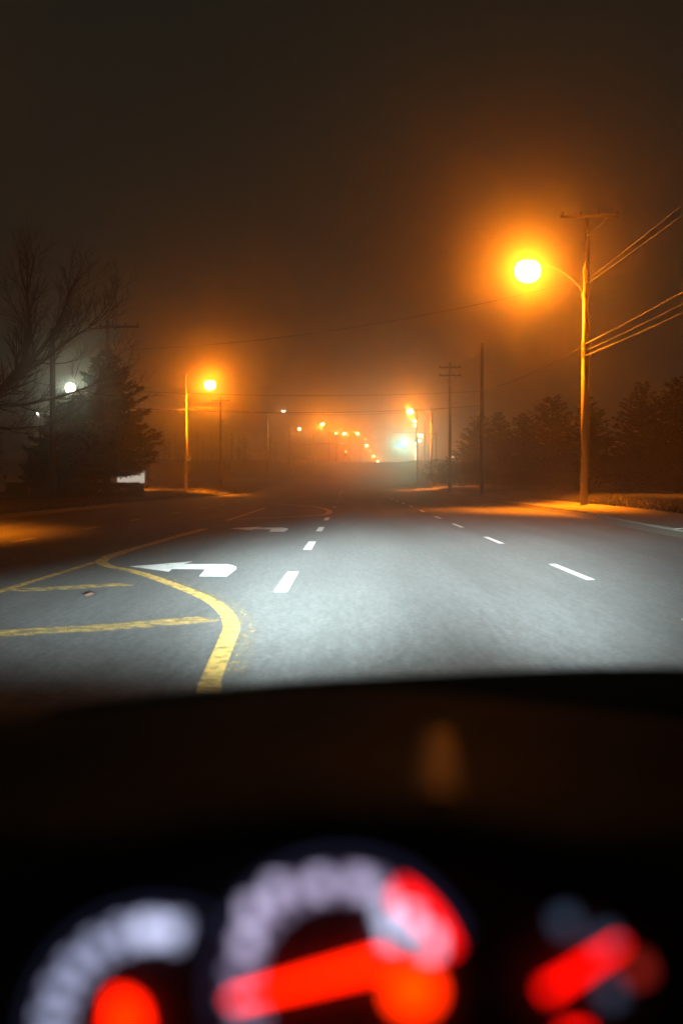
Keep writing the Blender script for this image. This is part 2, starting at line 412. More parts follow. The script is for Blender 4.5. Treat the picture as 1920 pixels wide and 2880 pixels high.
far = [  # x, y, z of the lamp head, side of arm, strength, label
    (-7.44, 330, 16.45, 1, 16000, 'bright orange street lamp on the far hill, left of the road'),
    (-2.06, 400, 16.72, 1, 9000, 'far orange street lamp, the left one of a level pair over the hill'),
    (2.19, 405, 17.03, 1, 9000, 'far orange street lamp, the right one of a level pair over the hill'),
    (6.17, 470, 15.01, 1, 9000, 'far orange street lamp, highest of the three stepping down to the hill crest'),
    (10.48, 565, 12.97, 1, 9000, 'far orange street lamp, middle of the three stepping down to the hill crest'),
    (13.62, 620, 11.46, 1, 4000, 'dim far street lamp sitting just on the hill crest'),
    (-12.25, 300, 13.95, 1, 1500, 'small dim street lamp between the white lamp and the hill lamp'),
    (-4.8, 420, 17.5, 1, 1200, 'faint street lamp just left of the level pair over the hill'),
    (15.48, 300, 15.83, -1, 2160, 'far street lamp right of the road, first below the second orange lamp'),
    (17.13, 330, 16.07, -1, 360, 'faint street lamp just below the first far lamp on the right'),
    (21.79, 400, 16.14, -1, 3360, 'far bright lamp on the right, left one of a touching pair'),
    (23.67, 415, 16.58, -1, 3360, 'far bright lamp on the right, right one of a touching pair'),
    (24.47, 440, 15.76, -1, 1440, 'far lamp on the right just under the touching pair'),
    (25.2, 480, 13.93, -1, 1440, 'far lamp on the right, first below the green signals'),
    (27.15, 520, 13.51, -1, 720, 'faint far lamp on the right, second below the green signals'),
    (29.08, 560, 13.18, -1, 1440, 'far lamp on the right, third below the green signals'),
    (31.5, 600, 12.33, -1, 1680, 'far lamp on the right, lowest, just above the hill crest'),
]
for x, y, z, s_, pw, lb in far:
    fx = x - s_ * 2.4; g0 = gz(fx, y)
    r_ = .2 + y / 1600 * (.6 if pw < 2000 else 1)  # glass widened with distance to imitate bloom around far lamps
    street_lamp((fx, y, g0), z - g0 + .4, 2.4, z - g0, lb, s_, pw * .78, pw * 1.5 if y < 340 and pw > 2000 else 0, 'lens_bloom_far_white' if s_ < 0 and y > 390 else 'lens_bloom_far', (1, .27, .035) if s_ < 0 and y > 390 else SODIUM, G, (r_, .25, r_ * .62), False)

# white yard lamps behind the trees on the left
def yard_lamp(loc, h, label, power, r_):
    t = empty('yard_lamp', loc, label, 'lamp', None)
    MB().tube([(0, 0, -.2), (0, 0, h)], [.12, .08], 10).build('pole', M['wood'], t, True)
    MB().tube([(0, 0, h - .3), (.0, -.4, h - .05), (0, -.7, h)], .03, 8).build('arm', M['galv'], t, True)
    hd = MB().ellipsoid((0, -.75, h + .12), (.25, .25, .14), 14, 5, -.2, 1).build('luminaire', M['galv'], t, True)
    MB().ellipsoid((0, -.75, h), (r_, r_, r_), 16, 10).build('lens', M['lens_mercury'], hd, True)
    add_light('lamp_light', t, (0, -.75, h), 'POINT', power, (.80, .93, .62), r_ * 1.08)
    return t
yard_lamp((-18.93, 85, gz(-18.93, 85)), 7.1, 'white yard lamp glaring through the bare branches beside the conifer', 1500, .35)
yard_lamp((-21.4, 86, gz(-21.4, 86)), 5.4, 'small pinkish white lamp low behind the bare tree', 60, .07)

# ------------------------------------------------------------------ traffic signals
def signal_pole(loc, h, reach, side, label):
    t = empty('signal_pole', loc, label, 'signal pole', 'mast arm poles at the far junction')
    MB().tube([(0, 0, -.2), (0, 0, h)], [.16, .11], 10).build('pole', M['galv'], t, True)
    MB().tube([(0, 0, h - .6), (side * reach * .5, 0, h - .25), (side * reach, 0, h - .15)], [.09, .07, .05], 8).build('mast_arm', M['galv'], t, True)
    return t
def signal_head(x, y, z, lit, label, power):
    """z = height of the lit lamp"""
    dz = {'green': .3, 'red': -.3}[lit]
    t = empty('traffic_light', (x, y, z + dz), label, 'traffic light', 'traffic lights at the far junction')
    MB().box((0, 0, 0), (.36, .22, 1.02)).build('housing', M['dark_metal'], t, bevel=.03)
    for k, nm in ((.3, 'red'), (0, 'amber'), (-.3, 'green')):
        on = nm == lit
        MB().ellipsoid((0, -.115, k), (.15, .06, .15) if not on else (.20, .07, .17), 14, 6).build('signal_lens', M['lens_' + nm] if on else M['lens_off'], t, True)
        v = MB(); rows = []
        for yy in (-.11, -.32):
            rows.append([(math.cos(a) * .155, yy, k + math.sin(a) * .155) for a in [R(-20 + 220 * q / 8) for q in range(9)]])
        v.grid(rows).build('visor', M['dark_metal'], t, True)
    MB().tube([(0, 0, .5), (0, 0, .85)], .03, 6).build('hanger', M['galv'], t)
    add_light('signal_light', t, (0, -.40, -dz), 'SPOT', power, (.04, 1, .80) if lit == 'green' else (1, .06, .005), .2, (R(-90), 0, 0), R(140), .5)
    return t
signal_pole((17.2, 250.4, gz(17.2, 250.4)), 8.4, 8.4, -1, 'mast arm pole on the right carrying the green signals')
signal_pole((-11.5, 250.4, gz(-11.5, 250.4)), 6.5, 11.5, 1, 'mast arm pole on the left carrying the red signal')
signal_head(10.2, 250, 8.76, 'green', 'bright green traffic light glowing in the haze over the road', 2300)
signal_head(13.0, 250, 8.9, 'green', 'smaller green traffic light just right of the bright one', 150)
signal_head(-.93, 250, 7.26, 'red', 'red traffic light over the far junction', 600)

# ------------------------------------------------------------------ utility poles and wires
def utility_pole(loc, h, label, arm_z=None, arm_off=0, arm_len=2.4, arm2=None, brace=True, cans=False):
    t = empty('utility_pole', loc, label, 'utility pole', 'wooden utility poles along the road')
    MB().tube([(0, 0, -.3), (0, 0, h * .5), (0, 0, h)], [.17, .145, .11], 10).build('pole', M['wood'], t, True)
    for z in [q for q in (arm_z, arm2) if q]:
        MB().box((arm_off, -.14, z), (arm_len, .10, .13)).build('crossarm', M['wood'], t)
        for k in range(4):
            x = arm_off + arm_len * (-.46 + .92 * k / 3)
            if abs(x) < .12: continue
            MB().tube([(x, -.14, z + .06), (x, -.14, z + .12), (x, -.14, z + .16), (x, -.14, z + .24)], [.02, .055, .05, .03], 8).build('insulator', M['ceramic'], t, True)
        if brace:
            MB().tube([(arm_off + arm_len * .3, -.14, z - .05), (0, -.12, z - .95)], .025, 6).build('brace', M['galv'], t)
            if not arm_off: MB().tube([(-arm_len * .3, -.14, z - .05), (0, -.12, z - .95)], .025, 6).build('brace', M['galv'], t)
    if cans:
        MB().tube([(-.3, -.1, arm_z - 1.5), (-.3, -.1, arm_z - .75)], .22, 12).build('transformer', M['galv'], t, True)
    return t
utility_pole((11.7, 62, gz(11.7, 62)), 13.9, 'tall utility pole rising behind the nearest right street lamp', 13.8, .1, 2.9)
utility_pole((10.0, 95, gz(10, 95)), 11.6, 'plain utility pole right of the road between the two right street lamps')
utility_pole((9.96, 125, gz(9.96, 125)), 12.9, 'utility pole with two crossarms before the second right street lamp', 12.4, 0, 2.2, 11.6)
utility_pole((9.9, 186, gz(9.9, 186)), 11.5, 'thin far utility pole just beyond the second right street lamp', 11.2, 0, 2.2)
utility_pole((-15.17, 78, gz(-15.17, 78)), 10.85, 'utility pole behind the conifer with a long one-sided crossarm', 10.45, .75, 2.5, cans=True)
utility_pole((-13.85, 58, gz(-13.85, 58)), 7.9, 'bare dark pole standing before the conifer and the white yard lamp')
utility_pole((-15.6, 150, gz(-15.6, 150)), 10.8, 'faint utility pole on the left between the two left street lamps', 10.4, 0, 2.2)

def wire(a, b, sag, label, r_=.016, n=20):
    P = []
    for i in range(n + 1):
        t = i / n
        p = Vector(a).lerp(Vector(b), t); p.z -= sag * 4 * t * (1 - t); P.append(p)
    o = MB().tube(P, r_, 5).build('overhead_wire', M['wire'], smooth=True)
    return tag(o, label, 'wire', 'overhead wires')
for (x0, z0, x1, z1, r_, lb) in ((9.95, 7.05, 9.6, 7.3, .024, 'upper thick cable running back from the nearest right lamp post'),
                                 (10.05, 6.8, 9.8, 6.95, .014, 'thin middle cable running back from the nearest right lamp post'),
                                 (9.95, 6.55, 9.85, 6.55, .022, 'lower thick cable running back from the nearest right lamp post')):
    wire((x0, 53, z0), (x1, 2, z1), .35, lb, r_)
wire((10.0, 53, 9.75), (10.3, 2, 10.2), .3, 'upper thin wire running back from the top of the nearest lamp post', .010)
wire((10.05, 53, 9.62), (10.6, 2, 9.9), .35, 'lower thin wire running back from the top of the nearest lamp post', .010)
wire((9.92, 53, 7.0), (10.0, 95, 8.2), .3, 'cable from the nearest right lamp post on to the plain utility pole', .014)
wire((9.96, 125, 12.7), (10, 95, 11.3), .4, 'wire between the two right utility poles', .012)
wire((9.96, 125, 9.0), (10, 95, 8.6), .4, 'lower wire between the two right utility poles', .012)
wire((-15.1, 78, 9.45), (11.6, 62, 11.2), .75, 'wire rising across the road to the tall right utility pole', .014)
wire((-15.1, 78, 6.95), (10.0, 95, 8.1), .35, 'upper level wire crossing the road below the left lamp', .016)
wire((-15.1, 78, 5.9), (10.0, 95, 7.0), .45, 'lowest level wire crossing the road below the left lamp', .018)
wire((-14.5, 110, 7.9), (9.96, 125, 8.6), .75, 'sagging wire crossing the road behind the level wires', .014)
wire((-15.1, 78, 5.9), (-14.5, 110, 7.6), .12, 'orange-lit cable from the left utility pole to the left lamp post', .03)
wire((-15.6, 150, 8.6), (-14.5, 218, 10.7), .9, 'sagging orange-lit cable before the whitish left lamp', .035)

# ------------------------------------------------------------------ small street furniture
t = empty('traffic_sign', (-14.27, 109.75, 0), 'small pale square sign on the left lamp post', 'sign')
MB().box((0, -.0, 3.33), (.40, .02, .52)).build('plate', M['white'], t, bevel=.008)
MB().box((0, -.012, 3.36), (.20, .008, .05)).build('symbol', M['dark_metal'], t)
MB().box((-.14, .03, 3.33), (.26, .04, .06)).build('bracket', M['galv'], t)
t = empty('lit_sign', (-12.6, 86, gz(-12.6, 86)), 'white lit sign box half hidden under the conifer boughs', 'sign')
for x in (-.8, .8): MB().box((x, .12, .4), (.10, .10, 1.4)).build('post', M['dark_metal'], t)
MB().box((0, .1, 1.28), (2.0, .22, .98)).build('cabinet', M['galv'], t, bevel=.02)
MB().box((0, -.016, 1.28), (1.88, .012, .88)).build('panel', glow('sign_panel', (.95, .85, .68), .6), t)
t.location.x = -15.15; t.location.z = gz(-15.7, 86) - .15
t = empty('marker_post', (10.58, 150, gz(10.58, 150)), 'short orange marker post by the right verge far ahead', 'post')
MB().tube([(0, 0, -.1), (0, 0, .75), (0, 0, .95)], [.09, .09, .06], 10).build('shaft', mat('orange_plastic', (.6, .18, .03), .5), t, True)
MB().box((0, -.09, .7), (.1, .012, .12)).build('reflector', M['white'], t)
t = empty('wall_lamp_post', (13.1, 160, gz(13.1, 160)), 'small pale lamp low between the right utility poles', 'lamp')
MB().tube([(0, 0, 0), (0, 0, 3.7)], .05, 8).build('pole', M['dark_metal'], t)
MB().ellipsoid((0, 0, 3.75), (.22, .12, .09), 12, 6).build('lens', glow('dim_lamp_glass', (1, .8, .55), 2.2), t, True)

# parked car at the left edge
def parked_car(loc, rz):
    t = empty('parked_car', loc, 'dark parked car at the left edge under the bare tree', 'car', None, rz)
    prof = [(-2.25, .35), (-2.28, .8), (-2.15, 1.1), (-1.95, 1.12), (-1.35, 1.70), (-.9, 1.78), (.25, 1.76), (.55, 1.66), (1.15, 1.12), (2.05, .98), (2.25, .8), (2.28, .4), (1.9, .3), (-1.9, .3)]
    MB().prism(prof, -.88, .88).build('body', M['carpaint'], t, bevel=.07)
    MB().prism([(-1.75, 1.14), (-1.3, 1.62), (-.35, 1.66), (-.35, 1.14)], -.893, .893).build('window', M['glass'], t, bevel=.02)
    MB().prism([(-.27, 1.14), (-.27, 1.66), (.3, 1.64), (.55, 1.52), (.98, 1.14)], -.893, .893).build('window', M['glass'], t, bevel=.02)
    for x in (-1.4, 1.4):
        for y in (-.82, .82):
            ty = MB().tube([(x, y - .11, .34), (x, y + .11, .34)], .34, 20).build('wheel', M['rubber'], t)
            MB().tube([(x, y - .122, .34), (x, y + .122, .34)], .2, 14).build('rim', M['rim'], ty)
    for y in (-.7, .7):
        MB().box((-2.25, y, .95), (.08, .26, .16)).build('tail_light', M['redlens'], t, bevel=.01)
        MB().box((2.24, y, .80), (.06, .34, .14)).build('headlight', M['white'], t, bevel=.01)
    for y in (-.98, .98): MB().box((.75, y, 1.16), (.14, .2, .13)).build('wing_mirror', M['carpaint'], t, bevel=.03)
    return t
parked_car((-15.3, 46.5, gz(-14, 46.5)), R(188))

# ------------------------------------------------------------------ vegetation
def branch(mb, p, d, L, r_, lvl, rng, up=.10, kids=(5, 8)):
    n = 5 if lvl > 0 else 3
    pts = [p.copy()]; q = p.copy(); dd = d.normalized()
    for i in range(n):
        dd = (dd + Vector((rng.uniform(-.16, .16), rng.uniform(-.16, .16), rng.uniform(-.08, .14) + up))).normalized()
        q = q + dd * (L / n); pts.append(q.copy())
    mb.tube(pts, [r_ * (1 - .8 * i / n) for i in range(n + 1)], 6 if r_ > .04 else (4 if r_ > .015 else 3), False)
    if lvl <= 0: return
    for k in range(rng.randint(*kids)):
        s_ = rng.uniform(.22, 1.0); i = min(n - 1, int(s_ * n)); f = s_ * n - i
        bp = pts[i].lerp(pts[i + 1], f); t = (pts[i + 1] - pts[i]).normalized()
        ax = Vector((rng.gauss(0, 1), rng.gauss(0, 1), rng.gauss(0, 1))).cross(t).normalized()
        nd = Matrix.Rotation(R(rng.uniform(22, 52)), 3, ax) @ t
        branch(mb, bp, nd, L * rng.uniform(.42, .66), max(.006, r_ * (1 - .7 * s_) * .6), lvl - 1, rng, up, kids)
def bare_tree(loc, limbs, label, seed):
    rng = random.Random(seed)
    t = empty('bare_tree', loc, label, 'tree')
    MB().tube([(0, 0, -.3), (.1, 0, .8), (.35, 0, 1.7), (.7, 0, 2.5)], [.34, .26, .22, .19], 10).build('trunk', M['bark'], t, True)
    for (pts, r0) in limbs:
        mb = MB(); P = [Vector(p) for p in pts]
        mb.tube(P, [r0 * (1 - .75 * i / (len(P) - 1)) for i in range(len(P))], 8, False)
        for i in range(1, len(P)):
            seg = P[i] - P[i - 1]; k = 5
            for j in range(k):
                f = (j + rng.random()) / k; bp = P[i - 1].lerp(P[i], f)
                ax = Vector((rng.gauss(0, 1), rng.gauss(0, 1), rng.gauss(0, 1))).cross(seg).normalized()
                nd = Matrix.Rotation(R(rng.uniform(25, 55)), 3, ax) @ seg.normalized()
                rr = r0 * (1 - .75 * (i - 1 + f) / (len(P) - 1)) * .45
                branch(mb, bp, nd, rng.uniform(.8, 1.75), max(rr, .016), 2, rng)
        e = (P[-1] - P[-2]).normalized()
        for j in range(3): branch(mb, P[-1], e + Vector((rng.uniform(-.4, .4), rng.uniform(-.4, .4), .1)), 1.6, r0 * .25, 2, rng)
        mb.build('limb', M['bark'], t)
    return t
bare_tree((-14.4, 42, gz(-14.4, 42)),
          [([(.7, 0, 2.5), (1.9, 0, 3.3), (2.7, .1, 4.0), (3.35, .2, 4.85), (3.55, .3, 6.0), (3.4, .4, 7.2)], .17),
           ([(2.7, .1, 4.0), (3.6, .4, 4.9), (4.3, .6, 5.9), (4.7, .7, 6.9)], .10),
           ([(2.9, .1, 4.2), (4.0, -.2, 4.75), (5.0, -.4, 5.5), (5.7, -.5, 5.9)], .085),
           ([(1.9, 0, 3.3), (3.3, .4, 3.4), (4.6, .8, 3.75), (5.5, 1.0, 4.1)], .08),
           ([(.7, 0, 2.5), (1.0, -.6, 3.9), (1.3, -.9, 5.3), (1.8, -1.0, 6.6)], .14),
           ([(1.2, 0, 2.8), (2.6, .9, 2.6), (3.6, 1.6, 2.7)], .07)],
          'bare leafless tree leaning in from the left edge', 5)

def conifer_meshes(h, r_, seed, dens=1.0, low=.12):
    rng = random.Random(seed); tr = MB(); cr = MB()
    tr.tube([(0, 0, -.3), (0, 0, h * .5), (0, 0, h * .97)], [.03 * h * .8, .016 * h, .01], 8)
    z = h * low
    while z < h * .985:
        f = (z / h - low) / (1 - low)
        rr = r_ * ((1 - f) ** .75) * (1 - .35 * max(0, .12 - f) / .12)
        nb = max(4, int(11 * (1 - f) + 4))
        for k in range(nb):
            a = 2 * math.pi * (k + rng.random()) / nb; L = rr * rng.uniform(.72, 1.16) + .12
            dr = rng.uniform(-.18, .22) + .45 * f
            c, s_ = math.cos(a), math.sin(a)
            tr.tube([(0, 0, z), (c * L * .55, s_ * L * .55, z + L * .55 * dr), (c * L, s_ * L, z + L * dr * 1.0 + .10 * L)], [.022 + .01 * L, .015, .006], 3, False)
            m_ = max(6, int(L * 20 * dens))
            for j in range(m_):
                q = (rng.random() ** .65); wd = .42 * L * (1 - .65 * q) * .8
                off = rng.uniform(-1, 1) * wd
                p = Vector((c * L * q - s_ * off, s_ * L * q + c * off, z + L * q * dr + .1 * L * q * q + rng.uniform(-.10, .08)))
                d = Vector((c + rng.uniform(-.7, .7), s_ + rng.uniform(-.7, .7), rng.uniform(-.35, .55))).normalized()
                w_ = d.cross(Vector((rng.uniform(-.4, .4), rng.uniform(-.4, .4), 1))).normalized()
                ln_ = rng.uniform(.18, .40); wd2 = rng.uniform(.04, .09)
                n0 = len(cr.v)
                cr.v += [tuple(p), tuple(p + d * ln_ * .45 + w_ * wd2), tuple(p + d * ln_), tuple(p + d * ln_ * .45 - w_ * wd2)]
                cr.f.append((n0, n0 + 1, n0 + 2, n0 + 3))
        z += h * .028 + .05
    return tr, cr
def conifer(loc, h, r_, seed, label, dens=1.0, group=None, low=.12):
    t = empty('conifer', loc, label, 'tree', group)
    tr, cr = conifer_meshes(h, r_, seed, dens, low)
    tr.build('trunk', M['bark'], t); cr.build('crown', M['needles'], t)
    return t
conifer((-14.1, 72, gz(-14.1, 72)), 8.3, 3.0, 3, 'dense dark conifer on the left with the lit sign under it', 4.6, None, .15)
conifer((-16.7, 73, gz(-16.7, 73)), 5.4, 2.7, 4, 'lower dark conifer left of the dense one under the yard lamp', 4.2, None, .04)

def bush(name, loc, size, seed, label, n, cat='bush', group=None, leaf=(.07, .15), box=False):
    rng = random.Random(seed); t = empty(name, loc, label, cat, group)
    st = MB(); cr = MB(); sx, sy, sz = size
    for k in range(9):
        a = rng.uniform(0, 6.28); x0 = rng.uniform(-.5, .5) * sx * .8 if box else 0
        st.tube([(x0, 0, -.15), (x0 + math.cos(a) * sx * .15, math.sin(a) * sy * .2, sz * .45), (x0 + math.cos(a) * sx * .25, math.sin(a) * sy * .35, sz * .85)], [.04, .025, .01], 4, False)
    lobes = [(Vector((rng.uniform(-.5, .5), rng.uniform(-.5, .5), rng.uniform(.25, .8))), rng.uniform(.16, .34)) for _ in range(22)]
    for i in range(n):
        if box:
            p = Vector((rng.uniform(-.5, .5), rng.uniform(-.5, .5), rng.random()))
            k = rng.randint(0, 2); p[k] = (.5 if k < 2 else 1) * (rng.choice((-1, 1)) if k < 2 else 1) * rng.uniform(.86, 1.05)
        else:
            c_, r0 = rng.choice(lobes); d = Vector((rng.gauss(0, 1), rng.gauss(0, 1), rng.gauss(0, 1))).normalized()
            p = c_ + d * r0 * rng.uniform(.6, 1.1)
            if p.z < .02: p.z = rng.uniform(.02, .3)
        p = Vector((p.x * sx, p.y * sy, p.z * sz))
        d = Vector((rng.gauss(0, 1), rng.gauss(0, 1), rng.gauss(0, 1))).normalized(); w_ = d.orthogonal().normalized(); l_ = rng.uniform(*leaf)
        n0 = len(cr.v); cr.v += [tuple(p - d * l_), tuple(p + w_ * l_ * .5), tuple(p + d * l_), tuple(p - w_ * l_ * .5)]
        cr.f.append((n0, n0 + 1, n0 + 2, n0 + 3))
    st.build('stems', M['bark'], t); cr.build('foliage', M['leaves'], t)
    return t
bush('clipped_hedge', (-15.1, 67.5, gz(-15.1, 67.5)), (7.2, 1.6, .66), 2, 'low dark hedge running before the conifers on the left', 9000, 'hedge', None, (.06, .12), True)
bush('bush', (-17.6, 52, gz(-17.6, 52)), (4.5, 3, 2.6), 8, 'dark bush behind the parked car at the left edge', 6000)
bush('bush', (-20.5, 96, gz(-20.5, 96)), (7, 4, 3.2), 9, 'dim shrub thicket behind the left lamp post', 5000)

right = [(19.2, 58.9, 7.8, 3.1, 'dark conifer nearest the right edge of the road', 11),
         (21.8, 65.3, 8.9, 3.4, 'tall dark conifer behind the one nearest the right edge', 12),
         (18.7, 71.7, 6.6, 3.0, 'dark conifer just right of the nearest lamp post', 13),
         (19.7, 84.5, 7.4, 3.1, 'dark conifer right behind the nearest lamp post', 11),
         (18.6, 97.3, 7.3, 3.0, 'dark conifer just left of the nearest lamp post', 12),
         (18.2, 112.6, 8.4, 3.1, 'fourth conifer along the right tree line, left of the lamp post', 13),
         (17.9, 129.3, 7.7, 3.0, 'fifth conifer along the right tree line, before the plain pole', 11),
         (17.4, 145.9, 8.7, 3.1, 'sixth conifer along the right tree line, behind the plain pole', 12),
         (17.2, 166.4, 9.4, 3.4, 'farthest conifer of the right tree line, by the two-arm pole', 13)]
protos = {}
for x, y, h, r_, lb, sd in right:
    if sd not in protos:
        protos[sd] = (conifer((x, y, gz(x, y)), h, r_, sd, lb, 1.5, 'dark conifers along the right verge', .04), h)
    else:
        p, h0 = protos[sd]; copy_thing(p, (x, y, gz(x, y)), lb, random.uniform(0, 6), h / h0)
for i, (x, y, s_, lb) in enumerate([(16.9, 76, (5.2, 3, 2.4), 'low dark shrub behind the foot of the nearest lamp post'), (21.0, 76, (5, 3, 2.6), 'low dark shrub right of the nearest lamp post'),
                                    (15.8, 98, (6, 3.5, 2.8), 'low dark shrub before the plain utility pole'), (14.9, 121, (6, 4, 3), 'low dark shrub beside the plain utility pole'), (12.6, 140, (7, 5, 3.2), 'low dark shrub before the second right street lamp')]):
    bush('bush', (x, y, gz(x, y)), s_, 30 + i, lb, 4500, 'bush', 'shrubs along the right verge')
# woods beyond
rng = random.Random(21); mb = MB()
for k in range(130):
    side = 1 if k % 2 else -1; y = rng.uniform(150, 420); x = xc(y) + (rng.uniform(22, 60) if side > 0 else -rng.uniform(24, 70))
    h = rng.uniform(5, 9); z0 = gz(x, y)
    mb.tube([(x, y, z0 - .2), (x, y, z0 + h)], [.14, .03], 4, False)
    for j in range(70):
        f = rng.random(); rr = (1 - f) * h * .32 + .1; a = rng.uniform(0, 6.28)
        p = Vector((x + math.cos(a) * rr, y + math.sin(a) * rr, z0 + h * (.08 + .9 * f)))
        d = Vector((math.cos(a), math.sin(a), rng.uniform(-.3, .6))).normalized() * rng.uniform(.4, .9); w_ = d.cross(Vector((0, 0, 1))).normalized() * rng.uniform(.12, .3)
        n0 = len(mb.v); mb.v += [tuple(p - d * .6), tuple(p + w_), tuple(p + d * .5), tuple(p - w_)]; mb.f.append((n0, n0 + 1, n0 + 2, n0 + 3))
tag(mb.build('far_woods', M['needles']), 'far dark woods on both sides of the hill road', 'woods', kind='stuff')
# verge grass
mb = MB(); rng = random.Random(5)
for k in range(60000):
    if k % 3: y = rng.uniform(20, 95); x = kr(y) + 2.0 + rng.random() ** 1.5 * 6
    else: y = rng.uniform(34, 130); x = KL - .4 - rng.random() ** 1.5 * 5
    z0 = gz(x, y); h = rng.uniform(.05, .16); a = rng.uniform(0, 6.28); dx, dy = math.cos(a) * .012, math.sin(a) * .012
    n0 = len(mb.v); mb.v += [(x - dx, y - dy, z0 - .01), (x + dx, y + dy, z0 - .01), (x + rng.uniform(-.06, .06), y + rng.uniform(-.06, .06), z0 + h)]; mb.f.append((n0, n0 + 1, n0 + 2))
tag(mb.build('verge_grass', M['grass']), 'short rough grass on the verges', 'grass', kind='stuff')

# ------------------------------------------------------------------ the car we sit in
M['hood'] = mat('hood_paint', (.03, .045, .047), .9, .1, 5, spec=0)
M['dash'] = mat('dash_vinyl', (.05, .065, .062), .7, .15, 30, bump=.12, bscale=260, spec=.012)
M['dashmat'] = mat('dash_matt', (.035, .055, .055), .7, .15, 30, bump=.2, bscale=260, spec=0)
car = empty('driven_car', (.37, 0, 0), 'dark car interior in the foreground with lit red and white gauges', 'car')
def P(x, y, z): return (x - .37, y, z)
rows = []
for j in range(13):
    y = 1.34 + .84 * j / 12
    rows.append([P(.37 + u, y, (.945 - .10 * ((y - 1.34) / .84) ** 2.2 + .006 * smooth(0, .3, .3 - abs(u)) - .035 * (abs(u) / .78) ** 3 + .006 + .022 * u)) for u in [(-.80 + 1.6 * i / 24) for i in range(25)]])
MB().grid(rows).build('hood', M['hood'], car, True)
fr = MB(); fr.grid([[P(.37 + (-.80 + 1.6 * i / 12), 2.18 + .05 * math.sin(q * 1.6), rows[-1][i * 2][2] - .002 - .45 * q) for i in range(13)] for q in (0, .25, .5, .75, 1)])
fr.build('front_fascia', M['hood'], car, True)
cw = MB(); cw.grid([[P(.37 + u, y, z - .06 * (abs(u) / .75) ** 2) for u in [(-.75 + 1.5 * i / 12) for i in range(13)]] for y, z in ((1.28, .86), (1.31, .90), (1.345, .89))])
cw.build('cowl', M['dashmat'], car, True)
# dashboard: hump over the driver's gauges
rows = []
for j in range(15):
    y = .66 + .66 * j / 14
    r0 = []
    for i in range(49):
        x = -.45 + 1.55 * i / 48
        hump = .075 * math.exp(-(x / .26) ** 2) * (1 - .55 * smooth(.72, 1.3, y))
        r0.append(P(x, y, .928 + hump + .016 * smooth(1.0, 1.32, y)))
    rows.append(r0)
MB().grid(rows).build('dashboard', M['dash'], car, True)
M['satin'] = mat('satin_glint_strip', (.02, .02, .02), .58, .1, 20)
def dz(x, y): return .928 + .075 * math.exp(-(x / .26) ** 2) * (1 - .55 * smooth(.72, 1.3, y)) + .016 * smooth(1.0, 1.32, y)
MB().grid([[P(x, y, dz(x, y) + .003 - (.003 if i in (0, 4) else 0)) for i, x in enumerate([.053 + .030 * q / 4 + .07 * (y - .95) for q in range(5)])] for y in [.80 + .33 * q / 12 for q in range(13)]]).build('added_glint_strip', M['satin'], car, True)  # added strip, shaped and placed to catch the street lamp's reflection
# binnacle hood over the gauges
rows = []
for (y, z) in ((.60, 1.024), (.595, 1.030), (.60, 1.036), (.66, 1.026), (.72, .99)):
    rows.append([P(x, y + .05 * (x / .2) ** 2, z - .9 * max(0, abs(x - .0)) ** 2.0 * 1.6) for x in [(-.26 + .56 * i / 30) for i in range(31)]])
MB().grid(rows).build('gauge_hood', M['dashmat'], car, True)

# gauges: a plane facing the driver
th = R(21.9); D0 = .75
O = Vector((-.005, D0 * math.cos(th), 1.2 - D0 * math.sin(th)))
U = Vector((0, math.sin(th), math.cos(th))); N = Vector((0, -math.cos(th), math.sin(th)))
KX, KY = .0002007, .000188
def gp(px, py, lift=0):
    q = O + Vector(((px - 955) * KX, 0, 0)) - U * ((py - 2750) * KY) + N * lift
    return (q.x - .37, q.y, q.z)
face = glow
m_face = mat('dial_black', (.04, .04, .043), .6, .1, 20)
def quad_plate(pts, th_, m, name, parent, lift):
    b = MB(); n = len(pts); b.v = [gp(x, y, lift) for x, y in pts] + [gp(x, y, lift - th_) for x, y in pts]
    b.f = [tuple(range(n)), tuple(reversed(range(n, 2 * n)))] + [(i, n + i, n + (i + 1) % n, (i + 1) % n) for i in range(n)]
    return b.build(name, m, parent)
E_W = glow('gauge_white', (.66, .70, 1.0), 1.6)
E_W2 = glow('gauge_white_pink', (.74, .66, .98), 1.35)
E_T = glow('tick_white', (.62, .66, 1.0), .95)
E_T2 = glow('tick_white_pink', (.70, .56, .90), .6)
E_B = glow('gauge_blue_dim', (.35, .50, .85), .16)
E_R = glow('gauge_red', (1.0, .003, .001), 4.0)
E_RN = glow('needle_red', (1.0, .009, .0), 7.0)
E_RH = glow('hub_orange', (1.0, .021, .0), 4.6)
E_RD = glow('gauge_red_dim', (1.0, .05, .03), .45)
E_V = glow('rim_violet', (.3, .32, .75), .06)
def ring(cx, cy, r0, r1, a0, a1, n=24):
    pts = [(cx + r1 * math.cos(R(a0 + (a1 - a0) * i / n)), cy - r1 * math.sin(R(a0 + (a1 - a0) * i / n))) for i in range(n + 1)]
    return pts + [(cx + r0 * math.cos(R(a1 + (a0 - a1) * i / n)), cy - r0 * math.sin(R(a1 + (a0 - a1) * i / n))) for i in range(n + 1)]
def arc_part(name, m, parent, cx, cy, r0, r1, a0, a1, n=16, lift=.002):
    b = MB(); rows = [[gp(cx + r * math.cos(R(a0 + (a1 - a0) * i / n)), cy - r * math.sin(R(a0 + (a1 - a0) * i / n)), lift) for i in range(n + 1)] for r in (r0, r1)]
    return b.grid(rows).build(name, m, parent)
def disc(name, m, parent, cx, cy, r, lift, h=.006):
    b = MB(); n = 28
    b.v = [gp(cx + r * math.cos(6.2832 * i / n), cy + r * math.sin(6.2832 * i / n), l) for l in (lift - h, lift) for i in range(n)]
    b.f = [tuple(range(n, 2 * n))] + [(i, (i + 1) % n, n + (i + 1) % n, n + i) for i in range(n)]
    return b.build(name, m, parent)
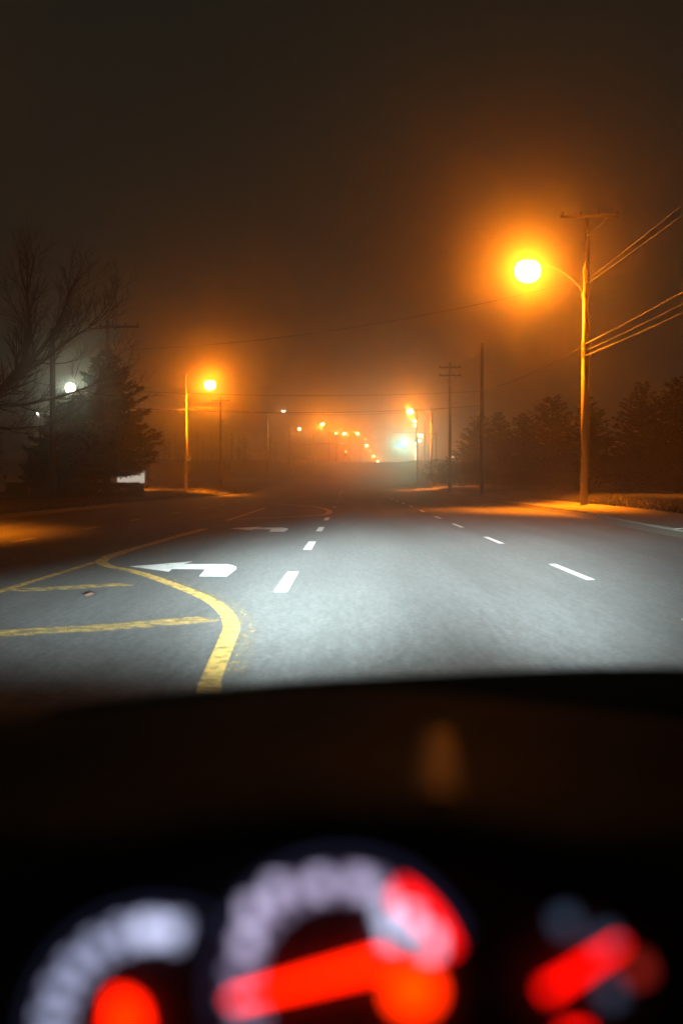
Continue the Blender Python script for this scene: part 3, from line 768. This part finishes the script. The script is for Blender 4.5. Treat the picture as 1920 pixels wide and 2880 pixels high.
def bar(name, m, parent, a, b_, w0, w1, lift, h=.003):
    d = Vector((b_[0] - a[0], b_[1] - a[1])).normalized(); n = Vector((-d.y, d.x))
    return quad_plate([(a[0] + n.x * w0, a[1] + n.y * w0), (b_[0] + n.x * w1, b_[1] + n.y * w1), (b_[0] - n.x * w1, b_[1] - n.y * w1), (a[0] - n.x * w0, a[1] - n.y * w0)], h, m, name, parent, lift)
def marks(parent, cx, cy, r0, r1, angs, m, w=13):
    for a in angs:
        c, s_ = math.cos(R(a)), math.sin(R(a))
        bar('scale_mark', m, parent, (cx + r0 * c, cy - r0 * s_), (cx + r1 * c, cy - r1 * s_), w, w, .003, .001)
quad_plate([(-420, 2330), (2300, 2330), (2300, 3200), (-420, 3200)], .02, m_face, 'cluster_panel', car, -.012)
# speedometer (left)
sp = disc('speedometer', m_face, car, 430, 2890, 330, 0)
arc_part('bezel', E_V, sp, 430, 2890, 335, 352, 40, 190, 28)
marks(sp, 430, 2890, 235, 312, range(78, 222, 16), E_T, 17)
arc_part('scale_arc', E_T, sp, 430, 2890, 272, 284, 74, 210, 24)
bar('scale_figure', E_W, sp, (425, 2612), (482, 2622), 32, 26, .004, .001)
bar('scale_figure', E_W, sp, (372, 2622), (415, 2616), 32, 32, .004, .001)
quad_plate([(322, 2806), (352, 2800), (392, 2826), (412, 2905), (318, 2905)], .004, E_RN, 'hub', sp, .008)
bar('needle', E_RN, sp, (370, 2850), (330, 3010), 22, 12, .010)
# tachometer (centre)
tc_ = disc('tachometer', m_face, car, 955, 2760, 350, 0)
arc_part('bezel', E_V, tc_, 955, 2760, 352, 374, 20, 200, 32)
marks(tc_, 955, 2760, 245, 318, (70, 85, 100, 115, 130, 145, 160, 175, 190, 205), E_T2, 15)
arc_part('scale_arc', E_T2, tc_, 955, 2760, 282, 296, 62, 210, 24)
for x, y in ((700, 2560), (768, 2500), (690, 2650), (890, 2482), (1010, 2480)):
    bar('scale_figure', E_W2, tc_, (x - 22, y), (x + 22, y), 30, 30, .004, .001)
for x, y in ((1085, 2560), (1150, 2590), (1205, 2650), (1100, 2620)):
    bar('scale_figure', E_W, tc_, (x - 20, y), (x + 20, y), 34, 34, .004, .001)
arc_part('red_zone', E_R, tc_, 955, 2760, 272, 330, 16, 58, 18)
bar('needle', E_RN, tc_, (1085, 2703), (655, 2815), 23, 9, .010)
disc('hub', E_RH, tc_, 1155, 2785, 70, .008)
arc_part('lower_scale', E_R, tc_, 955, 2760, 205, 225, 240, 285, 8)
# fuel gauge (right)
fu = disc('fuel_gauge', m_face, car, 1600, 2790, 240, 0)
for x, y, m_, ln in ((1590, 2590, E_B, 26), (1700, 2640, E_B, 26), (1705, 2790, E_B, 22), (1785, 2725, E_RD, 26)):
    bar('scale_mark', m_, fu, (x - ln, y + 8), (x + ln, y - 8), 28, 28, .003, .001)
bar('needle', E_R, fu, (1520, 2788), (1735, 2655), 16, 9, .010)
bar('warning_light', E_R, fu, (1570, 2905), (1630, 2905), 14, 14, .004)

# headlamps: lens bodies in the front fascia and their low beams
def beam(o, k, aim, width):
    d = o.data; d.use_nodes = True; nt = d.node_tree
    em = nt.nodes['Emission']
    geo = nt.nodes.new('ShaderNodeNewGeometry'); sep = nt.nodes.new('ShaderNodeSeparateXYZ')
    nt.links.new(geo.outputs['Incoming'], sep.inputs[0])
    def mth(op, a, b=None, c=None):
        n = nt.nodes.new('ShaderNodeMath'); n.operation = op
        for i, q in enumerate((a, b, c)):
            if q is None: continue
            if isinstance(q, (int, float)): n.inputs[i].default_value = q
            else: nt.links.new(q, n.inputs[i])
        return n.outputs[0]
    def sstep(v, a, b):
        n = nt.nodes.new('ShaderNodeMapRange'); n.interpolation_type = 'SMOOTHSTEP'
        nt.links.new(v, n.inputs['Value']); n.inputs['From Min'].default_value = a; n.inputs['From Max'].default_value = b
        return n.outputs[0]
    u = mth('DIVIDE', sep.outputs[0], sep.outputs[1]); v = mth('DIVIDE', sep.outputs[2], sep.outputs[1])
    down = mth('MULTIPLY', v, -1)
    core = mth('DIVIDE', .0036, mth('ADD', mth('MULTIPLY', v, v), .00035))
    cut = mth('ADD', mth('MULTIPLY', mth('MINIMUM', u, 0), -.105), .018)     # how far below level the dipped edge lies
    top = sstep(mth('SUBTRACT', down, cut), -.007, .016)
    low = mth('SUBTRACT', 1, sstep(down, .055, .145))
    g1 = mth('EXPONENT', mth('MULTIPLY', mth('POWER', mth('ABSOLUTE', mth('DIVIDE', mth('SUBTRACT', u, aim), width)), 2), -1))
    g2 = mth('EXPONENT', mth('MULTIPLY', mth('POWER', mth('ABSOLUTE', mth('DIVIDE', mth('ADD', u, .09), .38)), 2), -1))
    hor = mth('ADD', mth('MULTIPLY', g1, .8), mth('MULTIPLY', g2, .23))
    s_ = mth('MULTIPLY', mth('MULTIPLY', core, mth('MULTIPLY', top, low)), mth('MULTIPLY', hor, k))
    nt.links.new(s_, em.inputs['Strength'])
for x in (-.24, .98):
    hl = MB().ellipsoid(P(x, 2.235, .66), (.17, .05, .075), 16, 8).build('headlight', glow('headlight_glass', (.85, .95, 1.0), 3), car, True)
    lo = add_light('headlight_beam', car, P(x, 2.36, .66), 'SPOT', 300000, (.77, .95, .94), .05, (R(90), 0, 0), R(100), .3)
    beam(lo, 1.5 if x < 0 else 1.05, -.01 if x < 0 else .10, .105 if x < 0 else .10)

# ------------------------------------------------------------------ haze
hz = bpy.data.materials.new('night_haze'); hz.use_nodes = True
nt = hz.node_tree; nt.nodes.remove(nt.nodes['Principled BSDF'])
pv = nt.nodes.new('ShaderNodeVolumePrincipled'); pv.inputs['Density'].default_value = HAZE_DENSITY
pv.inputs['Anisotropy'].default_value = HAZE_G; pv.inputs['Color'].default_value = (.95, .95, .95, 1)
vs = nt.nodes.new('ShaderNodeVolumeScatter'); vs.inputs['Density'].default_value = AUREOLE_DENSITY   # droplets: the tight forward lobe
vs.inputs['Anisotropy'].default_value = AUREOLE_G; vs.inputs['Color'].default_value = (.97, .97, .97, 1)
ad = nt.nodes.new('ShaderNodeAddShader'); nt.links.new(pv.outputs[0], ad.inputs[0]); nt.links.new(vs.outputs[0], ad.inputs[1])
nt.links.new(ad.outputs[0], nt.nodes['Material Output'].inputs['Volume'])
b = MB(); b.box((15, 680, 11.5), (950, 1500, 33)); haze = tag(b.build('haze', hz), kind='stuff')
